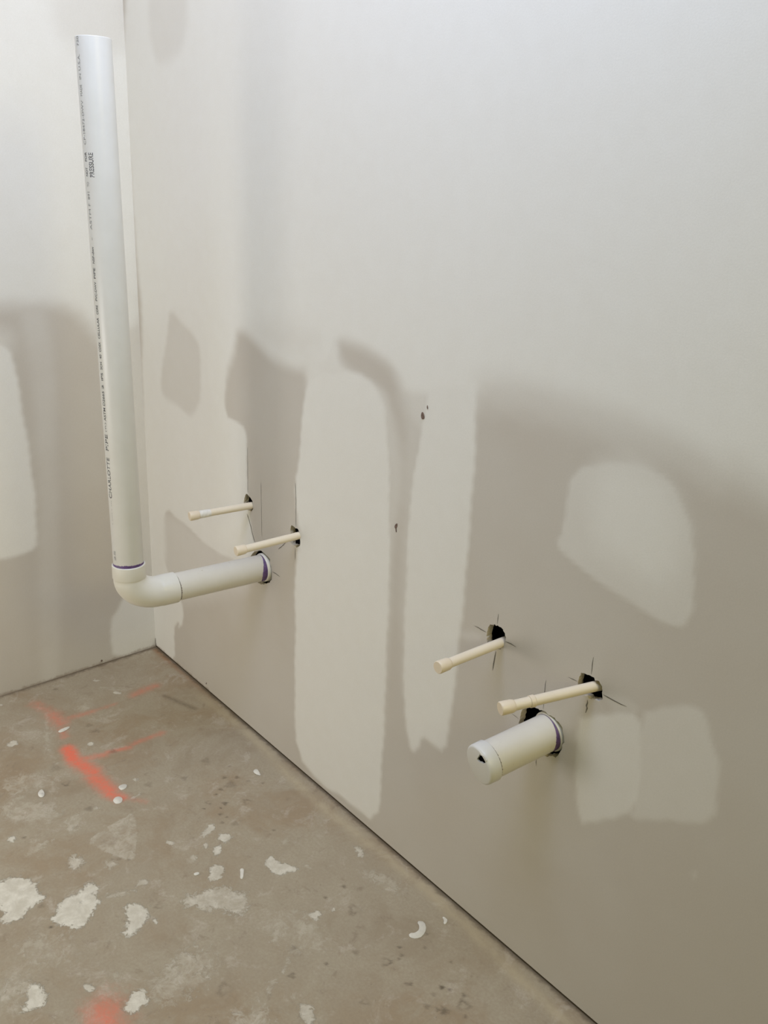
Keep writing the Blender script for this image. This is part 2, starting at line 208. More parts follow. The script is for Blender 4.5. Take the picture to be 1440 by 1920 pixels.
DARK = [
    (0.5,0.0066,0.4828,-0.4453,1),
    (0.35,0.0069,0.5974,-0.4384,0),
    (0.45,0.0033,0.6085,-0.5776,0),
    (0.5,0.005,0.7276,-0.2239,1),
    (0.7,0.0023,0.7413,-0.2425,0),
    (0.6,0.0048,0.7511,-0.1973,0),
    (0.6,0.0024,0.7595,-0.2124,0),
    (0.6,0.0025,0.7127,-0.1972,0),
    (0.5,0.0033,0.7011,-0.1806,0),
    (0.3,0.0098,0.7009,-0.1547,0),
    (0.55,0.0037,0.6855,-0.1292,0),
    (0.5,0.0025,0.6714,-0.1545,0),
    (0.5,0.0064,0.7739,-0.1554,1),
    (0.5,0.0032,0.7781,-0.2237,0),
    (0.45,0.0032,0.8043,-0.234,0),
    (0.5,0.0024,0.7942,-0.2173,0),
    (0.3,0.0066,0.6189,-0.2264,0),
    (0.25,0.0058,0.823,-0.2138,0),
    (0.3,0.0072,0.3222,-0.3099,0),
    (0.35,0.0069,0.427,-0.3122,0),
    (0.25,0.0063,0.2883,-0.3148,0),
    (0.35,0.0049,0.072,-0.3185,0),
    (0.35,0.0025,0.6386,-0.1214,0),
    (0.4,0.0025,0.7376,-0.0929,0),
    (0.35,0.0033,0.7122,-0.1161,0),
    (0.2,0.011,0.4136,-0.4428,0),
    (0.25,0.0082,0.5868,-0.1554,0),
    (0.25,0.0071,0.5935,-0.3016,0),
    (0.5,0.0028,1.1096,-0.1862,0),
    (0.4,0.009,1.1673,-0.16,1),
    (0.5,0.0033,1.1071,-0.1409,0),
    (0.5,0.0032,1.2366,-0.2749,0),
    (0.35,0.0045,1.1744,-0.3002,0),
    (0.3,0.0045,1.248,-0.2194,0),
    (0.55,0.0065,1.296,-0.1895,1),
    (0.55,0.0027,1.285,-0.1509,0),
    (0.4,0.0036,1.3012,-0.159,0),
    (0.35,0.0029,1.3045,-0.1681,0),
    (0.45,0.0034,1.3568,-0.1867,0),
    (0.4,0.0025,1.3502,-0.1922,0),
    (0.7,0.0036,1.3936,-0.1486,0),
    (0.5,0.0025,1.4053,-0.1412,0),
    (0.45,0.0039,1.4279,-0.1299,0),
    (0.55,0.008,1.4419,-0.1446,1),
    (0.5,0.0062,1.431,-0.1768,0),
    (0.45,0.0031,1.4222,-0.1843,0),
    (0.35,0.0042,1.407,-0.1938,0),
    (0.45,0.003,1.4589,-0.1576,0),
    (0.3,0.0031,1.3957,-0.1693,0),
    (0.4,0.0056,1.3384,-0.2693,1),
    (0.45,0.003,0.8884,-0.1607,0),
    (0.45,0.0049,1.2225,-0.3359,0),
    (0.4,0.0027,1.2916,-0.0911,0),
    (0.35,0.0029,1.3136,-0.115,0),
    (0.45,0.0023,1.3633,-0.1002,0),
    (0.4,0.0041,0.6694,-0.1524,0),
    (0.4,0.0032,0.7046,-0.1793,0),
    (0.35,0.006,0.9428,-0.4433,1),
    (0.35,0.0096,1.1788,-0.4396,1),
    (0.6,0.003,0.8755,-0.6191,0),
    (0.3,0.0033,0.782,-0.4524,0),
    (0.35,0.0026,0.7947,-0.4369,0),
    (0.3,0.0029,0.7755,-0.4629,0),
    (0.3,0.0028,0.8481,-0.5545,0),
    (0.35,0.0045,0.815,-0.6143,0),
]
ORANGE = [
    (0.368,0.0156,(0.1147,-0.3862),(0.1753,-0.3701)),
    (0.46,0.0179,(0.1864,-0.3694),(0.241,-0.3662)),
    (0.4025,0.0113,(0.2664,-0.3733),(0.3004,-0.3814)),
    (0.95,0.0119,(0.3546,-0.3928),(0.4018,-0.3976)),
    (0.759,0.0156,(0.4126,-0.3952),(0.4759,-0.3812)),
    (0.69,0.0164,(0.4982,-0.386),(0.5622,-0.3784)),
    (0.69,0.012,(0.5746,-0.3837),(0.6009,-0.3697)),
    (0.345,0.0074,(0.6032,-0.3665),(0.6468,-0.3309)),
    (0.4025,0.0101,(0.2269,-0.3424),(0.2324,-0.2828)),
    (0.322,0.0081,(0.2324,-0.2828),(0.231,-0.2235)),
    (0.414,0.0126,(0.2154,-0.1661),(0.2048,-0.0983)),
    (0.483,0.0102,(0.413,-0.3823),(0.4287,-0.3355)),
    (0.483,0.0078,(0.423,-0.3241),(0.4354,-0.2746)),
    (0.414,0.009,(0.4261,-0.2611),(0.4235,-0.1833)),
    (0.575,0.0256,(1.1001,-0.6151),(1.1215,-0.621)),
    (0.2875,0.0309,(1.0832,-0.6081),(1.1273,-0.6021)),
    (0.138,0.0179,(0.1932,-0.404),(0.239,-0.3974)),
]
SCUFF = [
    (0.2656,-0.1038),
    (0.3689,-0.0694),
]
FLAKES = [
    ('crescent',[(1.2589,-0.0833),(1.2671,-0.0761),(1.2828,-0.0846),(1.2915,-0.1021),(1.2887,-0.1151),(1.2791,-0.1222),(1.2715,-0.1179),(1.2786,-0.1085),(1.2764,-0.0969),(1.2681,-0.0896),(1.2617,-0.0885)]),
    ('small near wall',[(1.2775,-0.0419),(1.2819,-0.039),(1.2909,-0.039),(1.2962,-0.0499),(1.2912,-0.0513),(1.2871,-0.0456)]),
    ('triangle',[(0.6858,-0.0881),(0.684,-0.0761),(0.6971,-0.0787),(0.7144,-0.0825),(0.6997,-0.0907)]),
    ('sliver',[(0.27,-0.3851),(0.2661,-0.3709),(0.2659,-0.3516),(0.2766,-0.3621),(0.2804,-0.3762),(0.2792,-0.3848)]),
    ('upper pair',[(0.5623,-0.358),(0.5601,-0.3497),(0.565,-0.3385),(0.577,-0.3447),(0.58,-0.3563),(0.5727,-0.3595)]),
    ('lower pair',[(0.5988,-0.3856),(0.5938,-0.3771),(0.5979,-0.3683),(0.609,-0.3673),(0.6203,-0.3756),(0.6173,-0.386),(0.6079,-0.3882)]),
    ('left chip',[(0.4839,-0.5075),(0.4749,-0.5),(0.473,-0.4937),(0.4905,-0.4942),(0.5031,-0.501),(0.4988,-0.5091)]),
    ('tiny bar',[(0.9041,-0.3531),(0.9087,-0.3435),(0.915,-0.3461),(0.912,-0.3552)]),
    ('stick',[(0.9462,-0.275),(0.9507,-0.2681),(0.9598,-0.2739),(0.9748,-0.2844),(0.9712,-0.2892),(0.958,-0.2807)]),
]
PRINT = [
    ('2S',0.5405,0.5615,0.006,58,1),
    ('- ---- - ---',0.618,0.6689,0.004,57,1),
    ('CHARLOTTE',0.6733,0.756,0.0088,58,0),
    ('PIPE',0.7701,0.8023,0.0085,58,0),
    ('(R)',0.8076,0.8257,0.004,57,1),
    ('ASTM D2665',0.8288,0.8863,0.0065,57,0),
    ('2',0.8905,0.8987,0.006,57,0),
    ('IPS',0.9069,0.9213,0.006,57,0),
    ('SCH',0.9274,0.9416,0.006,57,0),
    ('40',0.9477,0.9557,0.006,57,0),
    ('COEX',0.9608,0.9788,0.006,57,0),
    ('CELLULAR',0.9848,1.0234,0.006,57,0),
    ('CORE',1.0293,1.0459,0.006,57,0),
    ('PVC-DWV',1.0536,1.0874,0.006,57,0),
    ('PIPE',1.0931,1.1121,0.006,57,0),
    ('NSF-dwv',1.1197,1.1489,0.006,57,0),
    ('-',1.1601,1.1647,0.006,57,1),
    ('ASTM',1.1777,1.2126,0.006,57,1),
    ('F',1.218,1.2217,0.006,57,1),
    ('891',1.2289,1.2416,0.006,57,1),
    ('TO',1.2497,1.2577,0.006,57,1),
    ('NOT',1.2675,1.2818,0.006,58,0),
    ('FOR',1.2915,1.3065,0.006,58,0),
    ('PRESSURE',1.2658,1.3056,0.009,35,0),
    ('CP-18472-DWV',1.3187,1.3884,0.006,57,1),
    ('MADE',1.3952,1.4129,0.006,57,1),
    ('IN',1.4213,1.4297,0.006,57,1),
    ('U.S.A.',1.4347,1.4595,0.006,57,1),
    ('720',1.4718,1.4865,0.006,57,1),
]

random.seed(4)
rng = np.random.default_rng(7)

# ------------------------------------------------------------------ node helpers


class NT:
    def __init__(self, name):
        self.m = bpy.data.materials.new(name)
        self.m.use_nodes = True
        self.t = self.m.node_tree
        self.b = self.t.nodes['Principled BSDF']

    def n(self, kind, **kw):
        nd = self.t.nodes.new(kind)
        for k, v in kw.items():
            setattr(nd, k, v)
        return nd

    def l(self, a, b):
        self.t.links.new(a, b)

    def put(self, sock, v):
        if hasattr(v, 'is_linked') or hasattr(v, 'links'):
            self.l(v, sock)
        else:
            sock.default_value = v

    def attr(self, name):
        return self.n('ShaderNodeAttribute', attribute_name=name).outputs['Fac']

    def pos(self):
        return self.n('ShaderNodeTexCoord').outputs['Object']

    def noise(self, scale, detail=4.0, rough=0.55, vec=None, dist=0.0):
        nd = self.n('ShaderNodeTexNoise')
        nd.inputs['Scale'].default_value = scale
        nd.inputs['Detail'].default_value = detail
        nd.inputs['Roughness'].default_value = rough
        nd.inputs['Distortion'].default_value = dist
        self.l(vec if vec is not None else self.pos(), nd.inputs['Vector'])
        return nd.outputs['Fac']

    def math(self, op, a, b=0.0, clamp=False):
        nd = self.n('ShaderNodeMath', operation=op, use_clamp=clamp)
        self.put(nd.inputs[0], a)
        self.put(nd.inputs[1], b)
        return nd.outputs[0]

    def ramp(self, v, lo, hi, a=0.0, b=1.0):
        nd = self.n('ShaderNodeMapRange')
        nd.interpolation_type = 'SMOOTHSTEP'
        self.put(nd.inputs['Value'], v)
        nd.inputs['From Min'].default_value = lo
        nd.inputs['From Max'].default_value = hi
        nd.inputs['To Min'].default_value = a
        nd.inputs['To Max'].default_value = b
        return nd.outputs[0]

    def mix(self, f, a, b, mode='MIX'):
        nd = self.n('ShaderNodeMix', data_type='RGBA', blend_type=mode)
        self.put(nd.inputs['Factor'], f)
        for s, v in ((nd.inputs['A'], a), (nd.inputs['B'], b)):
            if isinstance(v, tuple):
                s.default_value = v + (1,) if len(v) == 3 else v
            else:
                self.l(v, s)
        return nd.outputs['Result']

    def bump(self, h, dist, strength=1.0):
        nd = self.n('ShaderNodeBump')
        nd.inputs['Strength'].default_value = strength
        nd.inputs['Distance'].default_value = dist
        self.l(h, nd.inputs['Height'])
        self.l(nd.outputs[0], self.b.inputs['Normal'])

    def done(self, color, rough, spec=0.3):
        if isinstance(color, tuple):
            self.b.inputs['Base Color'].default_value = color + (1,)
        else:
            self.l(color, self.b.inputs['Base Color'])
        self.put(self.b.inputs['Roughness'], rough)
        self.b.inputs['Specular IOR Level'].default_value = spec
        return self.m


MUD = (0.760, 0.745, 0.690)
PAPER = (0.545, 0.506, 0.445)


def mat_drywall():
    t = NT('drywall_paper_and_joint_compound')
    mud = t.attr('mud')
    big = t.noise(3.2, 3)
    mid = t.noise(26.0, 5, 0.6)
    fine = t.noise(420.0, 3, 0.6)
    f = t.math('ADD', mud, t.math('MULTIPLY', t.math('SUBTRACT', mid, 0.5), 0.07), clamp=True)
    paper = t.mix(t.ramp(big, 0.35, 0.65), (PAPER[0] * .985, PAPER[1] * .975, PAPER[2] * .965), (PAPER[0] * 1.02, PAPER[1] * 1.025, PAPER[2] * 1.03))
    comp = t.mix(t.ramp(mid, 0.3, 0.7), (MUD[0] * .995, MUD[1] * .993, MUD[2] * .99), (MUD[0] * 1.005, MUD[1] * 1.006, MUD[2] * 1.008))
    c = t.mix(f, paper, comp)
    c = t.mix(0.35, c, t.mix(t.ramp(fine, 0.2, 0.8), (0.86, 0.855, 0.85), (1.0, 1.0, 1.0)), 'MULTIPLY')
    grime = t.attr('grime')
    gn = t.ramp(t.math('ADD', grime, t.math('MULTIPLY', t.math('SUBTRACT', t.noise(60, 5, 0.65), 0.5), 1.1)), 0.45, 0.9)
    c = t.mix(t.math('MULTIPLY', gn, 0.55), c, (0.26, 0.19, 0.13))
    t.bump(t.math('ADD', t.math('MULTIPLY', fine, 0.3), t.math('MULTIPLY', mud, 1.0)), 0.0006, 0.6)
    return t.done(c, 0.92, 0.2)


def mat_floor():
    t = NT('stained_concrete_slab')
    p = t.pos()
    n1 = t.noise(2.6, 7, 0.66, p, 0.5)
    n2 = t.noise(9.0, 7, 0.68, p, 0.5)
    n3 = t.noise(38.0, 6, 0.7, p, 0.3)
    n4 = t.noise(190.0, 4, 0.7, p)
    c = t.mix(t.ramp(n1, 0.40, 0.60), (0.345, 0.268, 0.176), (0.380, 0.326, 0.238))
    c = t.mix(t.ramp(n2, 0.42, 0.62, 0, .8), c, (0.408, 0.356, 0.262))
    c = t.mix(t.ramp(t.noise(5.0, 6, 0.68, p, 0.8), 0.54, 0.68, 0, .34), c, (0.268, 0.206, 0.132))
    c = t.mix(t.ramp(t.noise(14.0, 8, 0.75, p, 0.6), 0.54, 0.66, 0, .55), c, (0.520, 0.460, 0.375))
    c = t.mix(t.ramp(n3, 0.56, 0.74, 0, .45), c, (0.480, 0.415, 0.325))
    c = t.mix(t.ramp(t.noise(24.0, 7, 0.75, p, 0.6), 0.57, 0.68, 0, .5), c, (0.240, 0.190, 0.138))
    c = t.mix(t.ramp(t.noise(85.0, 5, 0.7, p, 0.2), 0.64, 0.74, 0, .55), c, (0.205, 0.160, 0.118))
    c = t.mix(t.ramp(n4, 0.3, 0.7, 0.0, 0.35), c, (0.290, 0.230, 0.165))
    org = t.attr('orange')
    on = t.math('MULTIPLY', t.ramp(t.math('ADD', org, t.math('MULTIPLY', t.math('SUBTRACT', t.noise(60.0, 6, 0.75, p), 0.5), 0.55)), 0.08, 0.95), t.ramp(n4, 0.3, 0.7, 0.75, 1.1), clamp=True)
    c = t.mix(on, c, (0.80, 0.185, 0.11))
    spl, st = t.attr('splat'), t.attr('splat_strength')
    edge = t.math('ADD', spl, t.math('ADD', t.math('MULTIPLY', t.math('SUBTRACT', t.noise(70.0, 8, 0.78, p, 0.5), 0.5), 2.1), t.math('MULTIPLY', t.math('SUBTRACT', n4, 0.5), 0.5)))
    sf = t.math('MULTIPLY', t.ramp(edge, 0.34, 0.62), st)
    brk = t.ramp(t.noise(30.0, 7, 0.75, p, 0.6), 0.62, 0.40)
    sf = t.math('MULTIPLY', sf, t.math('SUBTRACT', 1.0, t.math('MULTIPLY', t.math('SUBTRACT', 1.0, st), t.math('MULTIPLY', brk, 1.3)), clamp=True))
    c = t.mix(sf, c, t.mix(t.ramp(n3, 0.35, 0.7), (0.600, 0.560, 0.460), (0.760, 0.725, 0.620)))
    c = t.mix(t.math('MULTIPLY', t.attr('ridge'), t.ramp(n2, 0.35, 0.6, 0.25, 0.8)), c, (0.470, 0.395, 0.270))
    c = t.mix(t.math('MULTIPLY', t.attr('rust'), t.ramp(n3, 0.3, 0.6, 0.3, 0.85)), c, (0.300, 0.170, 0.090))
    dk = t.attr('spot')
    dn = t.math('MULTIPLY', dk, t.ramp(t.noise(150.0, 3, 0.6, p), 0.25, 0.6, 0.45, 1.0))
    c = t.mix(dn, c, (0.086, 0.064, 0.044))
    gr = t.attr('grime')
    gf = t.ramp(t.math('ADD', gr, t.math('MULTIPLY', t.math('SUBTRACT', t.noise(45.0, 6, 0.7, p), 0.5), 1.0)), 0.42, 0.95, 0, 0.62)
    c = t.mix(gf, c, (0.097, 0.067, 0.041))  # dirt and painted shadow along the wall base
    h = t.math('ADD', t.math('MULTIPLY', sf, 1.0), t.math('MULTIPLY', n3, 0.5))
    h = t.math('ADD', h, t.math('MULTIPLY', n4, 0.25))
    t.bump(h, 0.0012, 0.7)
    return t.done(c, 0.9, 0.25)


def plain(name, col, rough=0.5, spec=0.4, var=0.05, scale=30.0, bump=0.0):
    t = NT(name)
    n = t.noise(scale, 4, 0.6)
    k = 1 - var * 2
    c = t.mix(t.ramp(n, 0.3, 0.7), (col[0] * k, col[1] * k, col[2] * k), col)
    if bump:
        t.bump(t.noise(scale * 6, 4, 0.6), bump, 0.5)
    return t.done(c, rough, spec)


def mat_pvc(name, col, smear=0.0):
    t = NT(name)
    n = t.noise(18.0, 4, 0.6)
    c = t.mix(t.ramp(n, 0.3, 0.7), (col[0] * .965, col[1] * .96, col[2] * .95), col)
    if smear:
        d = t.ramp(t.noise(34.0, 5, 0.7, None, 0.8), 0.60, 0.74, 0, smear)
        c = t.mix(d, c, (col[0] * .82, col[1] * .80, col[2] * .74))
        s = t.ramp(t.noise(95.0, 3, 0.6), 0.735, 0.80, 0, .8)
        c = t.mix(s, c, (0.30, 0.24, 0.18))
    return t.done(c, t.ramp(n, 0.2, 0.8, 0.30, 0.42), 0.5)


M_WALL = mat_drywall()
M_GYP = plain('broken_gypsum_core', (0.66, 0.60, 0.49), 0.95, 0.1, 0.10, 220.0, 0.0003)
M_FLOOR = mat_floor()
M_CAV = plain('stud_bay_painted_shade', (0.045, 0.045, 0.052), 0.9, 0.1, 0.1, 12.0)  # near-black colour stands in for the unlit bay behind the holes
M_WOOD = plain('spruce_framing', (0.30, 0.19, 0.11), 0.8, 0.2, 0.15, 60.0)
M_CUT = plain('scored_paper_line', (0.17, 0.155, 0.13), 0.95, 0.1, 0.1, 200.0)
M_POP = plain('torn_brown_paper', (0.22, 0.155, 0.125), 0.95, 0.1, 0.2, 300.0)
M_PIPE = mat_pvc('white_pvc_pipe', (0.71, 0.713, 0.702))
M_PIPE_D = mat_pvc('dusty_white_pvc_pipe', (0.665, 0.638, 0.565), 0.38)
M_FIT = mat_pvc('white_pvc_fitting', (0.70, 0.682, 0.612), 0.12)
M_CAP = mat_pvc('white_pvc_cap', (0.665, 0.66, 0.625), 0.06)
M_CPVC = mat_pvc('cream_cpvc_tube', (0.76, 0.675, 0.535), 0.14)
M_CPVC2 = mat_pvc('cream_cpvc_fitting', (0.74, 0.64, 0.49), 0.08)
M_GLUE = plain('whitish_cement_smear', (0.80, 0.77, 0.70), 0.6, 0.3, 0.08, 150.0)
M_INK = plain('grey_printing_ink', (0.13, 0.13, 0.14), 0.7, 0.2, 0.2, 400.0)
M_INK2 = plain('faint_printing_ink', (0.33, 0.33, 0.33), 0.7, 0.2, 0.2, 400.0)
M_PURP = plain('purple_primer', (0.135, 0.075, 0.205), 0.5, 0.4, 0.22, 160.0)
M_SEAM = plain('joint_gap_shade', (0.20, 0.165, 0.14), 0.8, 0.2, 0.2, 160.0)  # dark brown painted in for shade in the joint gaps
M_DARK = plain('pipe_bore_shade', (0.012, 0.012, 0.013), 0.8, 0.1, 0.1, 60.0)  # near-black colour stands in for shade inside the pipe
M_FLAKE = plain('dried_compound', (0.72, 0.69, 0.61), 0.9, 0.2, 0.05, 90.0, 0.0004)

# ------------------------------------------------------------------ mesh helpers


def obj(name, me, mats, parent=None, kind=None, label=None):
    o = bpy.data.objects.new(name, me)
    for mt in (mats if isinstance(mats, (list, tuple)) else [mats]):
        me.materials.append(mt)
    COL.objects.link(o)
    if parent is not None:
        o.parent = parent
        o.matrix_parent_inverse = Matrix.Translation(parent.location).inverted()
    if kind:
        o['kind'] = kind
    if label:
        o['label'] = label
    return o


def thing(name, label, cat, loc, group=None):
    o = bpy.data.objects.new(name, None)
    o.empty_display_size = 0.02
    o.location = loc
    o['label'] = label
    o['category'] = cat
    if group:
        o['group'] = group
    COL.objects.link(o)
    return o


def mesh_from(name, verts, faces, smooth=False, mi=None):
    me = bpy.data.meshes.new(name)
    me.from_pydata([tuple(v) for v in verts], [], faces)
    if smooth:
        me.polygons.foreach_set('use_smooth', [True] * len(me.polygons))
    if mi is not None:
        me.polygons.foreach_set('material_index', mi)
    me.update()
    return me


def finish(bm, name, angle=35):
    me = bpy.data.meshes.new(name)
    bmesh.ops.recalc_face_normals(bm, faces=bm.faces)
    bm.to_mesh(me)
    bm.free()
    me.polygons.foreach_set('use_smooth', [True] * len(me.polygons))
    try:
        me.set_sharp_from_angle(angle=math.radians(angle))
    except Exception:
        pass
    me.update()
    return me


def box(name, x0, x1, y0, y1, z0, z1, mt, parent=None, kind=None):
    v = [(x, y, z) for x in (x0, x1) for y in (y0, y1) for z in (z0, z1)]
    f = [(0, 1, 3, 2), (4, 6, 7, 5), (0, 4, 5, 1), (2, 3, 7, 6), (0, 2, 6, 4), (1, 5, 7, 3)]
    return obj(name, mesh_from(name, v, f), mt, parent, kind)


def sweep(bm, rings, seg=48, close=(False, False)):
    """rings: list of (point, tangent, radius[, jitter]). Builds one skin through the rings."""
    prev = None
    up = None
    first = last = None
    for k, (P, T, r) in enumerate(rings):
        P, T = Vector(P), Vector(T).normalized()
        if up is None:
            a = Vector((0, 0, 1)) if abs(T.z) < 0.9 else Vector((1, 0, 0))
            up = (a - T * a.dot(T)).normalized()
        else:
            up = (up - T * up.dot(T)).normalized()
        sd = T.cross(up)
        ring = []
        for i in range(seg):
            a = 2 * math.pi * i / seg
            ring.append(bm.verts.new(P + (up * math.cos(a) + sd * math.sin(a)) * r))
        if prev:
            for i in range(seg):
                j = (i + 1) % seg
                bm.faces.new((prev[i], prev[j], ring[j], ring[i]))
        else:
            first = ring
        prev = last = ring
    if close[0]:
        bm.faces.new(list(reversed(first)))
    if close[1]:
        bm.faces.new(last)
    return first, last


def lathe_line(A, B, prof):
    """rings along the straight axis A->B; prof = [(distance from A in metres, radius)]"""
    A, B = Vector(A), Vector(B)
    T = (B - A).normalized()
    return [(A + T * d, T, r) for d, r in prof]


def bezier(P, n):
    out = []
    for i in range(n + 1):
        t = i / n
        out.append((1 - t) ** 3 * P[0] + 3 * (1 - t) ** 2 * t * P[1] + 3 * (1 - t) * t * t * P[2] + t ** 3 * P[3])
    return out


# ------------------------------------------------------------------ outline fields


def seg_dist(px, py, ax, ay, bx, by):
    dx, dy = bx - ax, by - ay
    L2 = dx * dx + dy * dy + 1e-12
    t = np.clip(((px - ax) * dx + (py - ay) * dy) / L2, 0, 1)
    return np.hypot(px - ax - t * dx, py - ay - t * dy)


def smooth_poly(poly, it=1):
    for _ in range(it):
        q = []
        n = len(poly)
        for i in range(n):
            a, b = poly[i], poly[(i + 1) % n]
            q.append((a[0] * .75 + b[0] * .25, a[1] * .75 + b[1] * .25))
            q.append((a[0] * .25 + b[0] * .75, a[1] * .25 + b[1] * .75))
        poly = q
    return poly


def poly_sd(poly, px, py):
    """signed distance, positive inside"""
    d = np.full(px.shape, 1e9)
    inside = np.zeros(px.shape, bool)
    n = len(poly)
    for i in range(n):
        ax, ay = poly[i]
        bx, by = poly[(i + 1) % n]
        d = np.minimum(d, seg_dist(px, py, ax, ay, bx, by))
        if ay != by:
            c = ((ay > py) != (by > py)) & (px < (bx - ax) * (py - ay) / (by - ay) + ax)
            inside ^= c
    return np.where(inside, d, -d)


def bbox_sel(poly, px, py, pad):
    a = np.array(poly)
    return np.where((px > a[:, 0].min() - pad) & (px < a[:, 0].max() + pad) & (py > a[:, 1].min() - pad) & (py < a[:, 1].max() + pad))[0]


def mud_field(layers, px, py):
    m = np.zeros(px.shape)
    # slow wobble so that trowelled edges are not ruler straight
    wob = 0.0022 * (np.sin(px * 61 + py * 23) + np.sin(py * 47 - px * 17 + 1.3)) * 0.5 + 0.001 * np.sin(py * 190 + px * 70)
    for mode, st, soft, poly in layers:
        poly = smooth_poly(poly, 2 if soft > 0.01 else 1)
        s = bbox_sel(poly, px, py, soft * 1.2)
        if not len(s):
            continue
        w = np.clip(0.5 + (poly_sd(poly, px[s], py[s]) + wob[s]) / (2 * soft), 0, 1)
        w = w * w * (3 - 2 * w)
        if mode == 'add':
            m[s] = np.maximum(m[s], st * w + m[s] * (1 - w))
        else:
            m[s] = m[s] * (1 - st * w)
    return m


def set_attr(me, name, vals):
    a = me.attributes.new(name, 'FLOAT', 'POINT')
    a.data.foreach_set('value', np.asarray(vals, dtype=np.float32))


def lines(fine, lo, hi, coarse):
    a = list(np.arange(fine[0], fine[1] + 1e-9, fine[2]))
    b = list(np.arange(a[-1] + coarse, hi, coarse)) + [hi]
    pre = list(np.arange(a[0] - coarse, lo, -coarse))[::-1]
    pre = ([lo] if lo < a[0] - 1e-6 else []) + pre
    return np.array(pre + a + b)


# ------------------------------------------------------------------ wall_right (plane y = 0), board is 13 mm thick
THICK = 0.0127


def resample(poly, step, jit):
    out = []
    n = len(poly)
    for i in range(n):
        a, b = np.array(poly[i]), np.array(poly[(i + 1) % n])
        k = max(1, int(round(np.hypot(*(b - a)) / step)))
        for j in range(k):
            q = a + (b - a) * j / k
            out.append((float(q[0] + rng.normal(0, jit)), float(q[1] + rng.normal(0, jit))))
    return out


def build_wall_right():
    xs = lines((0.0, 1.98, 0.006), 0.0, 3.2, 0.1)
    zs = lines((0.005, 1.82, 0.006), 0.005, 2.44, 0.1)
    nx, nz = len(xs), len(zs)
    V = [(x, 0.0, z) for z in zs for x in xs]
    idx = lambda i, j: j * nx + i
    zones = []
    for k, poly in HOLES.items():
        loop = resample(poly, 0.0035, 0.0005)
        a = np.array(loop)
        i0 = np.searchsorted(xs, a[:, 0].min() - 0.005) - 1
        i1 = np.searchsorted(xs, a[:, 0].max() + 0.005)
        j0 = np.searchsorted(zs, a[:, 1].min() - 0.005) - 1
        j1 = np.searchsorted(zs, a[:, 1].max() + 0.005)
        zones.append((i0, i1, j0, j1, loop))
    skip = set()
    for i0, i1, j0, j1, _ in zones:
        for j in range(j0, j1):
            for i in range(i0, i1):
                skip.add((i, j))
    Fc, mi = [], []
    for j in range(nz - 1):
        for i in range(nx - 1):
            if (i, j) not in skip:
                Fc.append((idx(i, j), idx(i + 1, j), idx(i + 1, j + 1), idx(i, j + 1)))
                mi.append(0)
    for i0, i1, j0, j1, loop in zones:
        per = [(i, j0) for i in range(i0, i1)] + [(i1, j) for j in range(j0, j1)] + [(i, j1) for i in range(i1, i0, -1)] + [(i0, j) for j in range(j1, j0, -1)]
        pts = [Vector((xs[i], zs[j])) for i, j in per]
        gl = [idx(i, j) for i, j in per]
        n0 = len(pts)
        base = len(V)
        for q in loop:
            pts.append(Vector(q))
            gl.append(len(V))
            V.append((q[0], 0.0, q[1]))
        nl = len(loop)
        edges = [(k, (k + 1) % n0) for k in range(n0)] + [(n0 + k, n0 + (k + 1) % nl) for k in range(nl)]
        ov, oe, of, ovo, oeo, ofo = delaunay_2d_cdt(pts, edges, [], 0, 1e-6)
        remap = []
        for k, v in enumerate(ov):
            if ovo[k]:
                remap.append(gl[ovo[k][0]])
            else:
                remap.append(len(V))
                V.append((v.x, 0.0, v.y))
        for fc in of:
            cx = sum(ov[k].x for k in fc) / len(fc)
            cy = sum(ov[k].y for k in fc) / len(fc)
            if poly_sd(loop, np.array([cx]), np.array([cy]))[0] > 0:
                continue
            q = [remap[k] for k in fc]
            if len(set(q)) == len(q):
                Fc.append(tuple(q))
                mi.append(0)
        # broken edge of the board, rough, running back to the stud bay
        prev = [base + k for k in range(nl)]
        for depth, off in ((0.004, 0.0006), (0.0085, 0.0002), (THICK, 0.001)):
            cur = []
            for k, q in enumerate(loop):
                cur.append(len(V))
                V.append((q[0] + rng.normal(0, 0.0005), depth, q[1] + rng.normal(0, 0.0005)))
            for k in range(nl):
                k2 = (k + 1) % nl
                Fc.append((prev[k], prev[k2], cur[k2], cur[k]))
                mi.append(1)
            prev = cur
    # underside of the board above the slab
    bot = [idx(i, 0) for i in range(nx)]
    cur = []
    for i in range(nx):
        cur.append(len(V))
        V.append((xs[i], THICK, zs[0]))
    for i in range(nx - 1):
        Fc.append((bot[i], bot[i + 1], cur[i + 1], cur[i]))
        mi.append(1)
    me = mesh_from('wall_right', V, Fc, False, mi)
    a = np.array(V)
    set_attr(me, 'mud', mud_field(MUD_R, a[:, 0], a[:, 2]))
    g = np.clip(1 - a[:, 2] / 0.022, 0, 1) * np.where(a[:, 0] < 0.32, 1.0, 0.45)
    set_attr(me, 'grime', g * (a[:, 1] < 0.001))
    return obj('wall_right', me, [M_WALL, M_GYP], None, 'structure')


wall_right = build_wall_right()


